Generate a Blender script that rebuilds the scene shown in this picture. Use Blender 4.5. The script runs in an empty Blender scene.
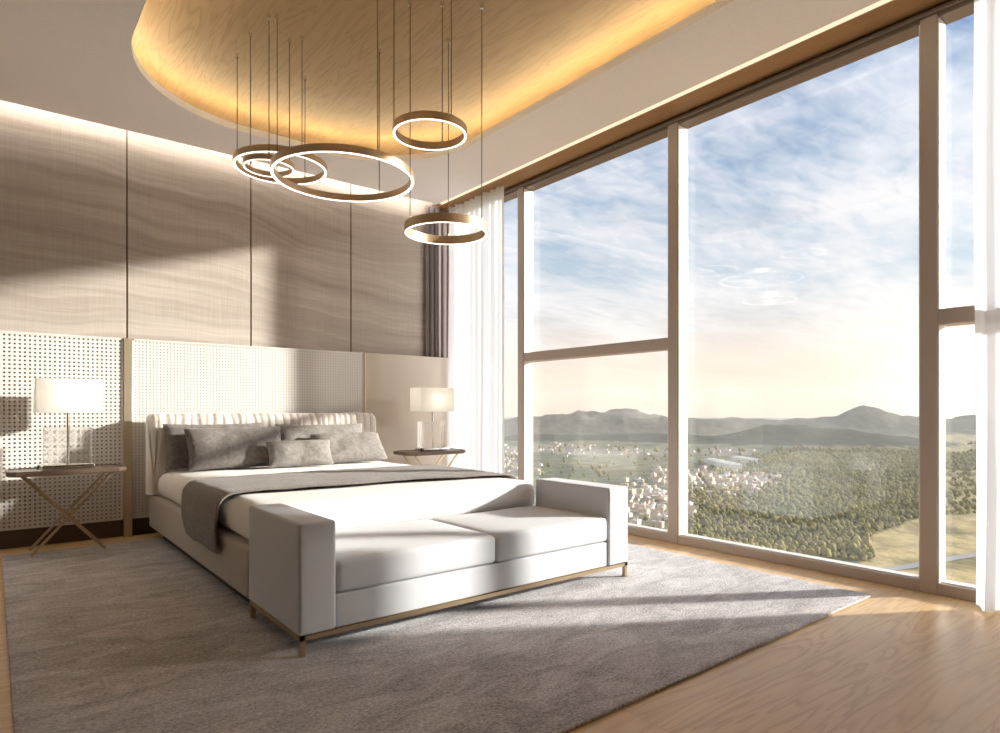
import bpy, bmesh, math, random
from mathutils import Vector, Matrix, noise as mnoise
rnd = random.Random(7)
PI = math.pi
sc = bpy.context.scene
C = sc.collection
V = Vector

# ------------------------------------------------------------------ helpers
WLOC = {}                                  # world base of every Empty, so parts can be given in room coordinates

def setp(o, label=None, cat=None, group=None, kind=None):
    if label: o['label'] = label
    if cat: o['category'] = cat
    if group: o['group'] = group
    if kind: o['kind'] = kind
    return o

def thing(name, label, cat, loc=(0, 0, 0), group=None, kind=None):
    o = bpy.data.objects.new(name, None)
    o.empty_display_size = 0.1
    C.objects.link(o)
    o.location = loc
    WLOC[o.name] = V(loc)
    return setp(o, label, cat, group, kind)

def obj(name, bm, mat, parent=None, smooth=True, local=False, origin=None):
    """bm in room coordinates (or local to the parent with local=True) -> one mesh object"""
    off = V((0, 0, 0))
    if parent is not None and not local:
        off = WLOC[parent.name].copy()
    if origin is not None:
        off = V(origin)
    if off.length > 0:
        bmesh.ops.translate(bm, vec=-off, verts=bm.verts)
    me = bpy.data.meshes.new(name)
    bmesh.ops.recalc_face_normals(bm, faces=bm.faces)
    bm.to_mesh(me)
    bm.free()
    mats = mat if isinstance(mat, (list, tuple)) else [mat]
    for m in mats:
        me.materials.append(m)
    if smooth:
        me.shade_smooth()
        try:
            me.set_sharp_from_angle(angle=math.radians(40))
        except Exception:
            pass
    o = bpy.data.objects.new(name, me)
    C.objects.link(o)
    if parent is not None:
        o.parent = parent
        WLOC[o.name] = WLOC[parent.name].copy() if origin is None else V(origin)
    else:
        if origin is not None:
            o.location = origin
        WLOC[o.name] = V(origin) if origin is not None else V((0, 0, 0))
    return o

def NB():
    return bmesh.new()

def add_box(bm, lo, hi, bevel=0.0, seg=2, mi=0, rot=None):
    lo, hi = V(lo), V(hi)
    r = bmesh.ops.create_cube(bm, size=1.0)
    vs = r['verts']
    c, s = (lo + hi) / 2, hi - lo
    for v in vs:
        v.co = V((v.co.x * s.x, v.co.y * s.y, v.co.z * s.z))
    faces = list({f for v in vs for f in v.link_faces})
    if bevel > 0:
        es = list({e for v in vs for e in v.link_edges})
        rb = bmesh.ops.bevel(bm, geom=es, offset=bevel, offset_type='OFFSET', segments=seg, profile=0.5, affect='EDGES', clamp_overlap=True)
        vs = list({v for f in rb['faces'] for v in f.verts} | {v for v in vs if v.is_valid})
        faces = list({f for v in vs for f in v.link_faces})
    for v in vs:
        if rot is not None:
            v.co = rot @ v.co
        v.co += c
    for f in faces:
        f.material_index = mi
    return vs

def add_bar(bm, a, b, w, d=None, up=(0, 0, 1), bevel=0.0):
    """square bar from a to b"""
    a, b = V(a), V(b)
    d = d or w
    z = (b - a).normalized()
    x = V(up).cross(z)
    if x.length < 1e-4:
        x = V((1, 0, 0)).cross(z)
    x.normalize()
    y = z.cross(x)
    M = Matrix((x, y, z)).transposed()
    L = (b - a).length
    r = bmesh.ops.create_cube(bm, size=1.0)
    vs = r['verts']
    for v in vs:
        v.co = V((v.co.x * w, v.co.y * d, v.co.z * L))
    if bevel > 0:
        es = list({e for v in vs for e in v.link_edges})
        rb = bmesh.ops.bevel(bm, geom=es, offset=bevel, offset_type='OFFSET', segments=2, profile=0.5, affect='EDGES')
        vs = list({v for f in rb['faces'] for v in f.verts} | {v for v in vs if v.is_valid})
    for v in vs:
        v.co = M @ v.co + (a + b) / 2

def add_cyl(bm, a, b, r, r2=None, n=12, caps=True):
    a, b = V(a), V(b)
    z = (b - a).normalized()
    q = V((0, 0, 1)).rotation_difference(z).to_matrix().to_4x4()
    M = Matrix.Translation((a + b) / 2) @ q
    bmesh.ops.create_cone(bm, cap_ends=caps, segments=n, radius1=r, radius2=r if r2 is None else r2, depth=(b - a).length, matrix=M)

def soft_box(bm, lo, hi, r, n=(14, 14, 6), dome=0.0, wob=0.0, seed=0, puff=0.0):
    """rounded, subdivided box; dome lifts the top, puff bellies the sides"""
    lo, hi = V(lo), V(hi)
    c, s = (lo + hi) / 2, (hi - lo)

    def axis(nn, L):
        k = max(3, int(4))
        e = [r / L * (1 - math.cos(PI / 2 * i / k)) for i in range(k + 1)]
        m = [r / L + (1 - 2 * r / L) * i / nn for i in range(1, nn)]
        return e + m + [1 - t for t in reversed(e)]
    ax = [axis(n[i], s[i]) for i in range(3)]
    cache = {}

    def vert(t):
        key = (round(t[0], 6), round(t[1], 6), round(t[2], 6))
        if key in cache:
            return cache[key]
        p = V((lo[i] + s[i] * t[i] for i in range(3)))
        q = V((min(max(p[i], lo[i] + r), hi[i] - r) for i in range(3)))
        d = p - q
        if d.length > 1e-9:
            # cube-shell to sphere
            d = d.normalized() * r if max(abs(d[i]) for i in range(3)) > r * 0.999 else d
            p = q + d
        u = V(((p[i] - c[i]) / (s[i] / 2) for i in range(3)))
        if dome and p.z > c.z:
            p.z += dome * max(0, 1 - u.x ** 4) * max(0, 1 - u.y ** 4) * u.z
        if puff:
            k = max(0, 1 - u.z ** 2) * puff
            p.x += k * u.x * max(0, 1 - u.y ** 6)
            p.y += k * u.y * max(0, 1 - u.x ** 6)
        if wob:
            w = mnoise.noise_vector(V((p.x * 3.1 + seed, p.y * 3.1, p.z * 4.0)))
            p += w * wob
        v = bm.verts.new(p)
        cache[key] = v
        return v

    for fix in range(3):
        a, b = [i for i in range(3) if i != fix]
        for side in (0.0, 1.0):
            for i in range(len(ax[a]) - 1):
                for j in range(len(ax[b]) - 1):
                    t = []
                    for (ii, jj) in ((i, j), (i + 1, j), (i + 1, j + 1), (i, j + 1)):
                        q = [0, 0, 0]
                        q[fix] = side
                        q[a] = ax[a][ii]
                        q[b] = ax[b][jj]
                        t.append(vert(q))
                    try:
                        bm.faces.new(t)
                    except ValueError:
                        pass

def grid_surface(bm, P, nu, nv, closed_u=False, mi=0):
    """P(i,j) -> point"""
    rows = [[bm.verts.new(P(i, j)) for j in range(nv + 1)] for i in range(nu + (0 if closed_u else 1))]
    for i in range(nu):
        a = rows[i]
        b = rows[(i + 1) % len(rows)]
        for j in range(nv):
            f = bm.faces.new((a[j], b[j], b[j + 1], a[j + 1]))
            f.material_index = mi
    return rows

def copy_tree(o, parent=None):
    c = o.copy()
    C.objects.link(c)
    WLOC[c.name] = V((0, 0, 0))
    if parent is not None:
        c.parent = parent
    for ch in [x for x in bpy.data.objects if x.parent == o]:
        copy_tree(ch, c)
    return c

# ------------------------------------------------------------------ materials
class NT:
    def __init__(self, name):
        self.m = bpy.data.materials.new(name)
        self.m.use_nodes = True
        self.t = self.m.node_tree
        self.t.nodes.clear()
        self.out = self.n('ShaderNodeOutputMaterial')

    def n(self, kind, ins=None, **props):
        nd = self.t.nodes.new(kind)
        for k, v in props.items():
            setattr(nd, k, v)
        for k, v in (ins or {}).items():
            self.set(nd, k, v)
        return nd

    def set(self, nd, k, v):
        s = nd.inputs[k]
        if isinstance(v, bpy.types.NodeSocket):
            self.t.links.new(v, s)
        else:
            s.default_value = v

    def math(self, op, a, b=None, clamp=False):
        nd = self.n('ShaderNodeMath', operation=op, use_clamp=clamp)
        self.set(nd, 0, a)
        if b is not None:
            self.set(nd, 1, b)
        return nd.outputs[0]

    def mix(self, fac, a, b, mode='MIX'):
        nd = self.n('ShaderNodeMix', data_type='RGBA', blend_type=mode)
        self.set(nd, 0, fac)
        self.set(nd, 6, a)
        self.set(nd, 7, b)
        return nd.outputs[2]

    def ramp(self, fac, stops, interp='LINEAR'):
        nd = self.n('ShaderNodeValToRGB', {0: fac})
        cr = nd.color_ramp
        cr.interpolation = interp
        while len(cr.elements) < len(stops):
            cr.elements.new(0.5)
        for e, (p, c) in zip(cr.elements, stops):
            e.position = p
            e.color = c if len(c) == 4 else (*c, 1)
        return nd.outputs[0]

    def coords(self, kind='Object', scale=(1, 1, 1), rot=(0, 0, 0), loc=(0, 0, 0)):
        tc = self.n('ShaderNodeTexCoord')
        mp = self.n('ShaderNodeMapping', {'Vector': tc.outputs[kind], 'Scale': scale, 'Rotation': rot, 'Location': loc})
        return mp.outputs[0]

    def noise(self, vec, scale=5, detail=3, rough=0.5, dist=0.0):
        return self.n('ShaderNodeTexNoise', {'Vector': vec, 'Scale': scale, 'Detail': detail, 'Roughness': rough, 'Distortion': dist})

    def bump(self, h, strength=0.2, dist=0.01):
        return self.n('ShaderNodeBump', {'Height': h, 'Strength': strength, 'Distance': dist}).outputs[0]

    def bsdf(self, color, rough=0.5, metal=0.0, normal=None, spec=0.5, sheen=0.0, **kw):
        b = self.n('ShaderNodeBsdfPrincipled')
        self.set(b, 'Base Color', color if isinstance(color, bpy.types.NodeSocket) or len(color) == 4 else (*color, 1))
        self.set(b, 'Roughness', rough)
        self.set(b, 'Metallic', metal)
        self.set(b, 'Specular IOR Level', spec)
        if sheen:
            self.set(b, 'Sheen Weight', sheen)
        if normal is not None:
            self.set(b, 'Normal', normal)
        for k, v in kw.items():
            self.set(b, k, v)
        return b.outputs[0]

    def done(self, shader):
        self.t.links.new(shader, self.out.inputs['Surface'])
        return self.m

def rgb(r, g, b):
    f = lambda c: (c / 255 / 12.92) if c / 255 <= 0.04045 else ((c / 255 + 0.055) / 1.055) ** 2.4
    return (f(r), f(g), f(b), 1)

M = {}

def plain(name, col, rough=0.6, metal=0.0, bump=0.0, bscale=60, spec=0.5, var=0.06):
    t = NT(name)
    co = t.coords('Object')
    nz = t.noise(co, bscale, 4)
    dark = tuple(c * (1 - var) for c in col[:3]) + (1,)
    lite = tuple(min(1, c * (1 + var)) for c in col[:3]) + (1,)
    c = t.mix(nz.outputs[0], dark, lite)
    nrm = t.bump(nz.outputs[0], bump, 0.004) if bump else None
    M[name] = t.done(t.bsdf(c, rough, metal, nrm, spec))
    return M[name]

def fabric(name, col, weave=900, rough=0.9, var=0.12, bump=0.25, mottle=0.0, sheen=0.15, mscale=30):
    t = NT(name)
    co = t.coords('Object')
    a = t.noise(t.coords('Object', (1, 1, 8)), weave / 8, 2)
    b = t.noise(t.coords('Object', (8, 8, 1)), weave / 8, 2)
    w = t.math('MULTIPLY', t.math('ADD', a.outputs[0], b.outputs[0]), 0.5)
    mt = t.noise(co, mscale, 5, 0.65)
    fac = t.math('ADD', t.math('MULTIPLY', w, 1.0 - mottle), t.math('MULTIPLY', mt.outputs[0], mottle))
    fac = t.ramp(fac, [(0.3, (0, 0, 0)), (0.7, (1, 1, 1))])
    dark = tuple(c * (1 - var) for c in col[:3]) + (1,)
    lite = tuple(min(1, c * (1 + var)) for c in col[:3]) + (1,)
    c = t.mix(fac, dark, lite)
    M[name] = t.done(t.bsdf(c, rough, 0, t.bump(fac, bump, 0.003), 0.2, sheen))
    return M[name]

# walls / ceiling
plain('frame_shaded', rgb(116, 101, 88), 0.45)  # frame colour darkened to hold the shade on the header
plain('frame_white', rgb(240, 236, 230), 0.5)  # white that carries the sunlight on the mullion sides
plain('plaster', rgb(236, 231, 227), 0.85, bump=0.03)
plain('wall_paint', rgb(140, 138, 138), 0.9, bump=0.03)
plain('dark_base', rgb(92, 74, 60), 0.6)
plain('dark_joint', rgb(58, 50, 44), 0.6)
plain('cane_white', rgb(216, 211, 204), 0.6, bump=0.1, bscale=300)
plain('cane_back', rgb(150, 138, 126), 0.85)
plain('cane_back_mid', rgb(166, 158, 150), 0.85)
plain('table_wood', rgb(104, 86, 72), 0.28, 0.0, var=0.12, bscale=20)
plain('brass', (0.60, 0.47, 0.30, 1), 0.28, 1.0, var=0.04)
plain('brass_satin', (0.66, 0.56, 0.40, 1), 0.42, 1.0, var=0.04)
plain('bronze', (0.52, 0.38, 0.24, 1), 0.36, 0.6, var=0.1)
plain('chrome', (0.75, 0.73, 0.7, 1), 0.12, 1.0, var=0.02)
plain('dark_bronze', rgb(62, 50, 42), 0.35, 0.3)
plain('cable', rgb(96, 78, 60), 0.5)
plain('frame_metal', rgb(186, 172, 160), 0.45, 0.0, spec=0.5, var=0.02)
fabric('bench_fabric', rgb(213, 214, 218), var=0.05, bump=0.12)
fabric('bed_fabric', rgb(186, 176, 166), var=0.06, bump=0.15)
fabric('sheet_white', rgb(238, 235, 230), var=0.03, bump=0.08, weave=1200)
fabric('head_fabric', rgb(228, 222, 214), var=0.04, bump=0.12)
fabric('panel_fabric', rgb(200, 189, 176), var=0.06, bump=0.15)
fabric('pillow_fabric', rgb(122, 115, 110), var=0.42, bump=0.5, mottle=0.65, mscale=38)
fabric('pillow_light', rgb(142, 136, 131), var=0.40, bump=0.5, mottle=0.65, mscale=38)
fabric('runner_fabric', rgb(136, 128, 122), var=0.5, bump=0.6, mottle=0.6, mscale=70)
fabric('drape_fabric', rgb(120, 110, 108), var=0.06, bump=0.1)

def wood(name, base, dark, light, axis='X', plank=(0.19, 1.9), gloss=0.35, seam=0.5, grain=1.0, coat=0.0):
    """boards running along axis; plank = (width, length)"""
    t = NT(name)
    rot = (0, 0, 0) if axis == 'X' else (0, 0, PI / 2)
    co = t.coords('Object', (1, 1, 1), rot)
    br = t.n('ShaderNodeTexBrick', {'Vector': co, 'Color1': (0, 0, 0, 1), 'Color2': (1, 1, 1, 1), 'Mortar': (0.5, 0.5, 0.5, 1), 'Scale': 1.0,
             'Mortar Size': 0.0016, 'Mortar Smooth': 0.2, 'Bias': 0.0, 'Brick Width': plank[1], 'Row Height': plank[0]}, offset=0.37, offset_frequency=2)
    sep = t.n('ShaderNodeSeparateXYZ', {0: co})
    pid = t.n('ShaderNodeSeparateColor', {0: br.outputs[0]}).outputs[0]
    row = t.math('FLOOR', t.math('DIVIDE', sep.outputs[1], plank[0]))
    ids = t.math('ADD', t.math('MULTIPLY', pid, 7.3), t.math('MULTIPLY', row, 3.17))
    vec = t.n('ShaderNodeCombineXYZ', {0: t.math('ADD', t.math('MULTIPLY', sep.outputs[0], 0.55), ids),
                                       1: t.math('MULTIPLY', sep.outputs[1], 5.0), 2: ids}).outputs[0]
    n1 = t.noise(vec, 1.6, 3, 0.5, 0.4)
    rings = t.math('FRACT', t.math('MULTIPLY', n1.outputs[0], 9.0))
    rings = t.ramp(rings, [(0.0, (0.55,) * 3), (0.12, (0.15,) * 3), (0.45, (0.75,) * 3), (0.9, (0.9,) * 3), (1.0, (0.55,) * 3)])
    vec2 = t.n('ShaderNodeCombineXYZ', {0: t.math('ADD', t.math('MULTIPLY', sep.outputs[0], 3.0), ids),
                                        1: t.math('MULTIPLY', sep.outputs[1], 110.0), 2: ids}).outputs[0]
    n2 = t.noise(vec2, 1.0, 3)
    f = t.math('ADD', t.math('MULTIPLY', rings, 0.55), t.math('MULTIPLY', n2.outputs[0], 0.45))
    c = t.mix(t.math('MULTIPLY', t.math('SUBTRACT', 1.0, f), grain, True), light, dark)
    c = t.mix(t.math('MULTIPLY', pid, 0.45), c, base)
    c = t.mix(t.math('MULTIPLY', br.outputs[1], seam), c, tuple(x * 0.35 for x in dark[:3]) + (1,))
    h = t.math('SUBTRACT', f, t.math('MULTIPLY', br.outputs[1], 2.0))
    rr = t.math('ADD', gloss, t.math('MULTIPLY', n2.outputs[0], 0.12))
    M[name] = t.done(t.bsdf(c, rr, 0, t.bump(h, 0.12, 0.002), 0.5))
    return M[name]

wood('oak_floor', rgb(236, 198, 144), rgb(198, 152, 100), rgb(247, 216, 167), 'X', (0.30, 2.6), 0.30, 0.3, 1.0)
wood('oak_ceiling', rgb(150, 122, 84), rgb(118, 92, 60), rgb(166, 138, 98), 'Y', (0.62, 6.5), 0.5, 0.3, 0.9)
wood('oak_soffit', rgb(150, 112, 70), rgb(122, 88, 54), rgb(164, 126, 82), 'Y', (0.4, 3.2), 0.5, 0.2, 0.7)

# wallpaper with long drifting dune lines and linen weave
t = NT('dune_paper')
co = t.coords('Object')
sp = t.n('ShaderNodeSeparateXYZ', {0: co})
drift = t.noise(t.n('ShaderNodeCombineXYZ', {0: t.math('MULTIPLY', sp.outputs[0], 0.55), 1: 3.3, 2: t.math('MULTIPLY', sp.outputs[2], 0.9)}).outputs[0], 1.0, 3, 0.45)
zz = t.math('ADD', t.math('ADD', sp.outputs[2], t.math('MULTIPLY', sp.outputs[0], 0.10)), t.math('MULTIPLY', drift.outputs[0], 0.55))
band = t.noise(t.n('ShaderNodeCombineXYZ', {0: t.math('MULTIPLY', sp.outputs[0], 0.25), 1: 0.0, 2: t.math('MULTIPLY', zz, 4.2)}).outputs[0], 1.0, 4, 0.6)
lines = t.noise(t.n('ShaderNodeCombineXYZ', {0: t.math('MULTIPLY', sp.outputs[0], 0.3), 1: 7.0, 2: t.math('MULTIPLY', zz, 26.0)}).outputs[0], 1.0, 2, 0.5)
weft = t.noise(t.coords('Object', (3, 1, 120)), 1.0, 2)
warp = t.noise(t.coords('Object', (120, 1, 3)), 1.0, 2)
f = t.math('ADD', t.math('MULTIPLY', band.outputs[0], 0.55), t.math('MULTIPLY', lines.outputs[0], 0.2))
f = t.math('ADD', f, t.math('MULTIPLY', t.math('ADD', weft.outputs[0], warp.outputs[0]), 0.125))
c = t.ramp(f, [(0.34, rgb(138, 126, 115)), (0.44, rgb(160, 148, 137)), (0.52, rgb(171, 160, 149)), (0.64, rgb(190, 180, 170))])
M['dune_paper'] = t.done(t.bsdf(c, 0.7, 0, t.bump(f, 0.15, 0.004), 0.3, 0.1))

# rug: short pile, streaks along X
t = NT('rug_pile')
s1 = t.noise(t.coords('Object', (1.9, 4.6, 1)), 1.8, 8, 0.78, 0.8)
s2 = t.noise(t.coords('Object', (34, 60, 1)), 2.0, 3, 0.75)
s3 = t.noise(t.coords('Object', (1, 1, 1)), 1.1, 2)
f = t.math('ADD', t.math('ADD', t.math('MULTIPLY', s1.outputs[0], 0.42), t.math('MULTIPLY', s2.outputs[0], 0.48)), t.math('MULTIPLY', s3.outputs[0], 0.1))
c = t.ramp(f, [(0.33, rgb(92, 87, 88)), (0.44, rgb(168, 163, 164)), (0.53, rgb(212, 208, 209)), (0.62, rgb(242, 239, 239))])
M['rug_pile'] = t.done(t.bsdf(c, 0.95, 0, t.bump(t.math('ADD', s2.outputs[0], t.math('MULTIPLY', s1.outputs[0], 0.6)), 0.55, 0.012), 0.1, 0.2))

def emit(name, col, s):
    t = NT(name)
    e = t.n('ShaderNodeEmission', {'Color': (*col[:3], 1), 'Strength': s})
    M[name] = t.done(e.outputs[0])

emit('cove_warm', (1.0, 0.86, 0.58), 27)
emit('cove_white', (1.0, 0.93, 0.85), 13)
emit('strip_warm', (1.0, 0.84, 0.58), 0.66)
emit('ring_led', (1.0, 0.93, 0.84), 2.0)
emit('bulb', (1.0, 0.93, 0.82), 13)

def schlick(t, f0=0.04):
    lw = t.n('ShaderNodeLayerWeight', {'Blend': 0.5})
    return t.math('ADD', f0, t.math('MULTIPLY', t.math('POWER', lw.outputs['Facing'], 5.0), 1 - f0), True)

t = NT('pane_glass')
fr = schlick(t)
tr = t.n('ShaderNodeBsdfTransparent', {'Color': (0.985, 0.99, 0.985, 1)})
gl = t.n('ShaderNodeBsdfGlossy', {'Color': (1, 1, 1, 1), 'Roughness': 0.0})
mx = t.n('ShaderNodeMixShader', {0: fr, 1: tr.outputs[0], 2: gl.outputs[0]})
M['pane_glass'] = t.done(mx.outputs[0])

t = NT('block_glass')
fr = schlick(t)
tr = t.n('ShaderNodeBsdfTransparent', {'Color': (0.96, 0.94, 0.93, 1)})
gl = t.n('ShaderNodeBsdfGlossy', {'Color': (1, 1, 1, 1), 'Roughness': 0.03})
mx = t.n('ShaderNodeMixShader', {0: t.math('ADD', fr, 0.05, True), 1: tr.outputs[0], 2: gl.outputs[0]})
gg = t.n('ShaderNodeBsdfGlass', {'Color': (.97, .97, .96, 1), 'Roughness': 0.02, 'IOR': 1.46})
m2 = t.n('ShaderNodeMixShader', {0: 0.55, 1: mx.outputs[0], 2: gg.outputs[0]})
M['block_glass'] = t.done(m2.outputs[0])

def cloth(name, col, transp, transl):
    t = NT(name)
    nz = t.noise(t.coords('Object', (300, 300, 300)), 1.0, 2)
    d = t.n('ShaderNodeBsdfDiffuse', {'Color': col})
    l = t.n('ShaderNodeBsdfTranslucent', {'Color': col})
    m1 = t.n('ShaderNodeMixShader', {0: transl, 1: d.outputs[0], 2: l.outputs[0]})
    tr = t.n('ShaderNodeBsdfTransparent')
    m2 = t.n('ShaderNodeMixShader', {0: t.math('ADD', transp - 0.04, t.math('MULTIPLY', nz.outputs[0], 0.08)), 1: m1.outputs[0], 2: tr.outputs[0]})
    M[name] = t.done(m2.outputs[0])

cloth('sheer', (0.86, 0.87, 0.90, 1), 0.08, 0.54)
cloth('shade_cloth', (0.93, 0.91, 0.87, 1), 0.04, 0.58)

# ------------------------------------------------------------------ room numbers (metres, eye at 1 m)
CEIL, ZR = 3.172, 3.40
XL, YF = -2.2, -2.2            # left wall, wall behind the camera
YB, YP = 5.80, 5.70            # wall behind the bed, front of its lower panelling
XW = 3.97                      # inner face of the window frame
TH = math.radians(38.66)
FWD = V((math.sin(TH), math.cos(TH), 0))
RGT = V((math.cos(TH), -math.sin(TH), 0))
FPX, YH = 635.0, 409.0

def struct(name, bm, mat, parent=None, **k):
    o = obj(name, bm, mat, parent, **k)
    if parent is None:
        o['kind'] = 'structure'
    return o

bm = NB(); add_box(bm, (XL - .1, YF - .1, -0.1), (4.12, YB + .1, 0)); struct('floor', bm, M['oak_floor'], smooth=False)
bm = NB(); add_box(bm, (XL - .12, YF, 0), (XL, YB, 3.6)); struct('wall_left', bm, M['wall_paint'], smooth=False)
bm = NB(); add_box(bm, (XL - .12, YF - .12, 0), (4.12, YF, 3.6)); struct('wall_front', bm, M['wall_paint'], smooth=False)
bm = NB(); add_box(bm, (XW, YF, 0), (4.12, -1.25, 3.6)); struct('wall_right', bm, M['wall_paint'], smooth=False)
# wall behind the bed: dark backing with wallpapered panels that leave thin dark joints
bm = NB(); add_box(bm, (XL - .12, YB + .012, 0), (4.12, YB + .12, 3.6))
wall_back = struct('wall_back', bm, M['dark_joint'], smooth=False)
xs = [XL, -1.084, -0.123, .838, 1.799, 2.760, 4.0]
for a, b in zip(xs[:-1], xs[1:]):
    bm = NB(); add_box(bm, (a + .0055, YB, 1.3), (b - .0055, YB + .014, 3.5), 0.004, 1)
    obj('wallpaper_panel', bm, M['dune_paper'], wall_back)
for a in xs[1:-1]:
    bm = NB(); add_box(bm, (a - .003, YB + .003, 1.3), (a + .003, YB + .013, 3.5))
    obj('joint_strip', bm, M['table_wood'], wall_back, smooth=False)
bm = NB(); add_box(bm, (XL, YP + .05, 0), (3.95, YB + .01, 0.15)); struct('baseboard_back', bm, M['dark_base'], smooth=False)

# ceiling slab with a rounded opening, wooden raised field above it
RX0, RX1, RY0, RY1, RR = 0.64, 3.08, -1.0, 5.15, 0.95
def rloop(off, seg=20):
    r = RR + off
    x0, x1, y0, y1 = RX0 - off, RX1 + off, RY0 - off, RY1 + off
    pts = []
    for (cx, cy, a0) in ((x1 - r, y1 - r, 0), (x0 + r, y1 - r, 90), (x0 + r, y0 + r, 180), (x1 - r, y0 + r, 270)):
        for k in range(seg + 1):
            a = math.radians(a0 + 90 * k / seg)
            pts.append((cx + r * math.cos(a), cy + r * math.sin(a)))
    return pts
CX1, CY1 = 3.69, 5.68          # the slab stops short of the window and of the bed wall
bm = NB()
inner = [bm.verts.new((x, y, CEIL)) for x, y in rloop(0)]
outer = [bm.verts.new(p) for p in ((CX1, CY1, CEIL), (XL, CY1, CEIL), (XL, YF, CEIL), (CX1, YF, CEIL))]
es = [bm.edges.new((l[i], l[(i + 1) % len(l)])) for l in (inner, outer) for i in range(len(l))]
bmesh.ops.triangle_fill(bm, use_beauty=True, edges=es)
LIP = 0.05
up = [bm.verts.new((v.co.x, v.co.y, CEIL + LIP)) for v in inner]
bk = [bm.verts.new((x, y, CEIL + LIP)) for x, y in rloop(0.46)]
n = len(inner)
for i in range(n):
    j = (i + 1) % n
    bm.faces.new((inner[i], inner[j], up[j], up[i]))
    bm.faces.new((up[i], up[j], bk[j], bk[i]))
tp = [bm.verts.new((x, y, ZR)) for x, y in rloop(0.46)]
for i in range(n):
    j = (i + 1) % n
    bm.faces.new((bk[i], bk[j], tp[j], tp[i]))
# edge of the slab above the bed wall and at the window pocket
for (a, b) in (((XL, CY1), (CX1, CY1)), ((CX1, CY1), (CX1, YF))):
    q = [bm.verts.new((a[0], a[1], CEIL)), bm.verts.new((b[0], b[1], CEIL)), bm.verts.new((b[0], b[1], CEIL + .06)), bm.verts.new((a[0], a[1], CEIL + .06))]
    bm.faces.new(q)
q = [bm.verts.new((x, y, CEIL + .06)) for x, y in ((XL, CY1), (CX1, CY1), (CX1, CY1 - .3), (XL, CY1 - .3))]
bm.faces.new(q)
ceiling = struct('ceiling', bm, M['plaster'], smooth=True)
bm = NB(); vs = [bm.verts.new((x, y, ZR)) for x, y in rloop(0.46)]; bm.faces.new(vs)
vs2 = [bm.verts.new((x, y, ZR + .03)) for x, y in rloop(0.46)]; bm.faces.new(vs2)
for i in range(n):
    bm.faces.new((vs[i], vs[(i + 1) % n], vs2[(i + 1) % n], vs2[i]))
obj('timber_field', bm, M['oak_ceiling'], ceiling, smooth=False)
bm = NB(); add_box(bm, (XL - .12, YF - .12, 3.55), (4.12, YB + .12, 3.65)); obj('roof_slab', bm, M['plaster'], ceiling, smooth=False)
bm = NB(); add_box(bm, (XL, CY1 - .035, 3.34), (XW, YB + .01, 3.37)); obj('cove_lid', bm, M['plaster'], ceiling, smooth=False)
bm = NB(); add_box(bm, (XL, CY1 - .045, CEIL + .06), (XW, CY1 - .035, 3.37)); obj('cove_back', bm, M['plaster'], ceiling, smooth=False)

# LED lines of the three coves: real light fittings lying in their troughs
def loop_tube(pts, z, r):
    bm = NB()
    nn = len(pts)
    rows = []
    for i in range(nn):
        p, q = V((*pts[i - 1], z)), V((*pts[(i + 1) % nn], z))
        tg = (q - p).normalized()
        sd = V((tg.y, -tg.x, 0))
        c = V((*pts[i], z))
        rows.append([bm.verts.new(c + sd * r * math.cos(a) + V((0, 0, r * math.sin(a)))) for a in (0, PI / 2, PI, 3 * PI / 2)])
    for i in range(nn):
        a, b = rows[i], rows[(i + 1) % nn]
        for k in range(4):
            bm.faces.new((a[k], b[k], b[(k + 1) % 4], a[(k + 1) % 4]))
    return bm
pts = rloop(0.085)
pts = [p for i, p in enumerate(pts) if (V(p) - V(pts[i - 1])).length > 1e-4]
o = obj('cove_light', loop_tube(pts, CEIL + LIP + .011, .009), M['cove_warm'])
setp(o, 'warm light line in the rounded cove around the wooden ceiling', 'light strip')
bm = NB(); add_box(bm, (XL + .02, CY1 + .004, CEIL + .030), (CX1 - .02, CY1 + .018, CEIL + .055))
o = obj('cove_light', bm, M['cove_white'], smooth=False)
setp(o, 'pale light line in the slot washing the wall behind the bed', 'light strip')
bm = NB(); add_box(bm, (CX1 + .002, YF, CEIL + .003), (3.745, YB - .14, CEIL + .02), 0.003, 1)
o = obj('strip_light', bm, M['strip_warm'])
setp(o, 'straight warm light strip along the ceiling edge above the windows', 'light strip')
# timber soffit above the windows
bm = NB(); add_box(bm, (3.747, YF, CEIL), (XW + .14, YB + .01, CEIL + .04)); struct('trim_1', bm, M['oak_soffit'], smooth=False)
bm = NB(); add_box(bm, (CX1 + .001, YF, CEIL + .03), (3.747, YB + .01, CEIL + .06)); struct('trim_2', bm, M['plaster'], smooth=False)

# ------------------------------------------------------------------ window wall
win = thing('window_1', None, None, (XW, 2.3, 0), kind='structure')
FD = 0.125                      # frame depth
WY0, WY1 = -1.25, YB
HB = 3.108
def frame_part(name, lo, hi):
    bm = NB(); add_box(bm, lo, hi, 0.004, 1)
    return obj(name, bm, M['frame_metal'], win)
frame_part('bottom_frame', (XW, WY0, 0), (XW + FD, WY1, .062))
frame_part('top_frame', (XW, WY0, HB), (XW + FD, WY1, CEIL)).data.materials[0] = M['frame_shaded']  # same frame as the mullions, its shade painted in as a darker colour
bm = NB(); add_box(bm, (XW - .022, WY0, 3.130), (XW, WY1, 3.156), .006, 2); obj('top_bead', bm, M['frame_shaded'], win)
mull = [(-1.25, -1.16), (1.196, 1.28), (2.851, 2.939), (4.60, 4.688), (5.72, YB)]
for a, b in mull:
    frame_part('mullion', (XW - .004, a, .0), (XW + FD, b, HB + .02))
bays = [(-1.16, 1.196, True), (1.28, 2.851, False), (2.939, 4.60, True), (4.688, 5.72, False)]
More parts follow.
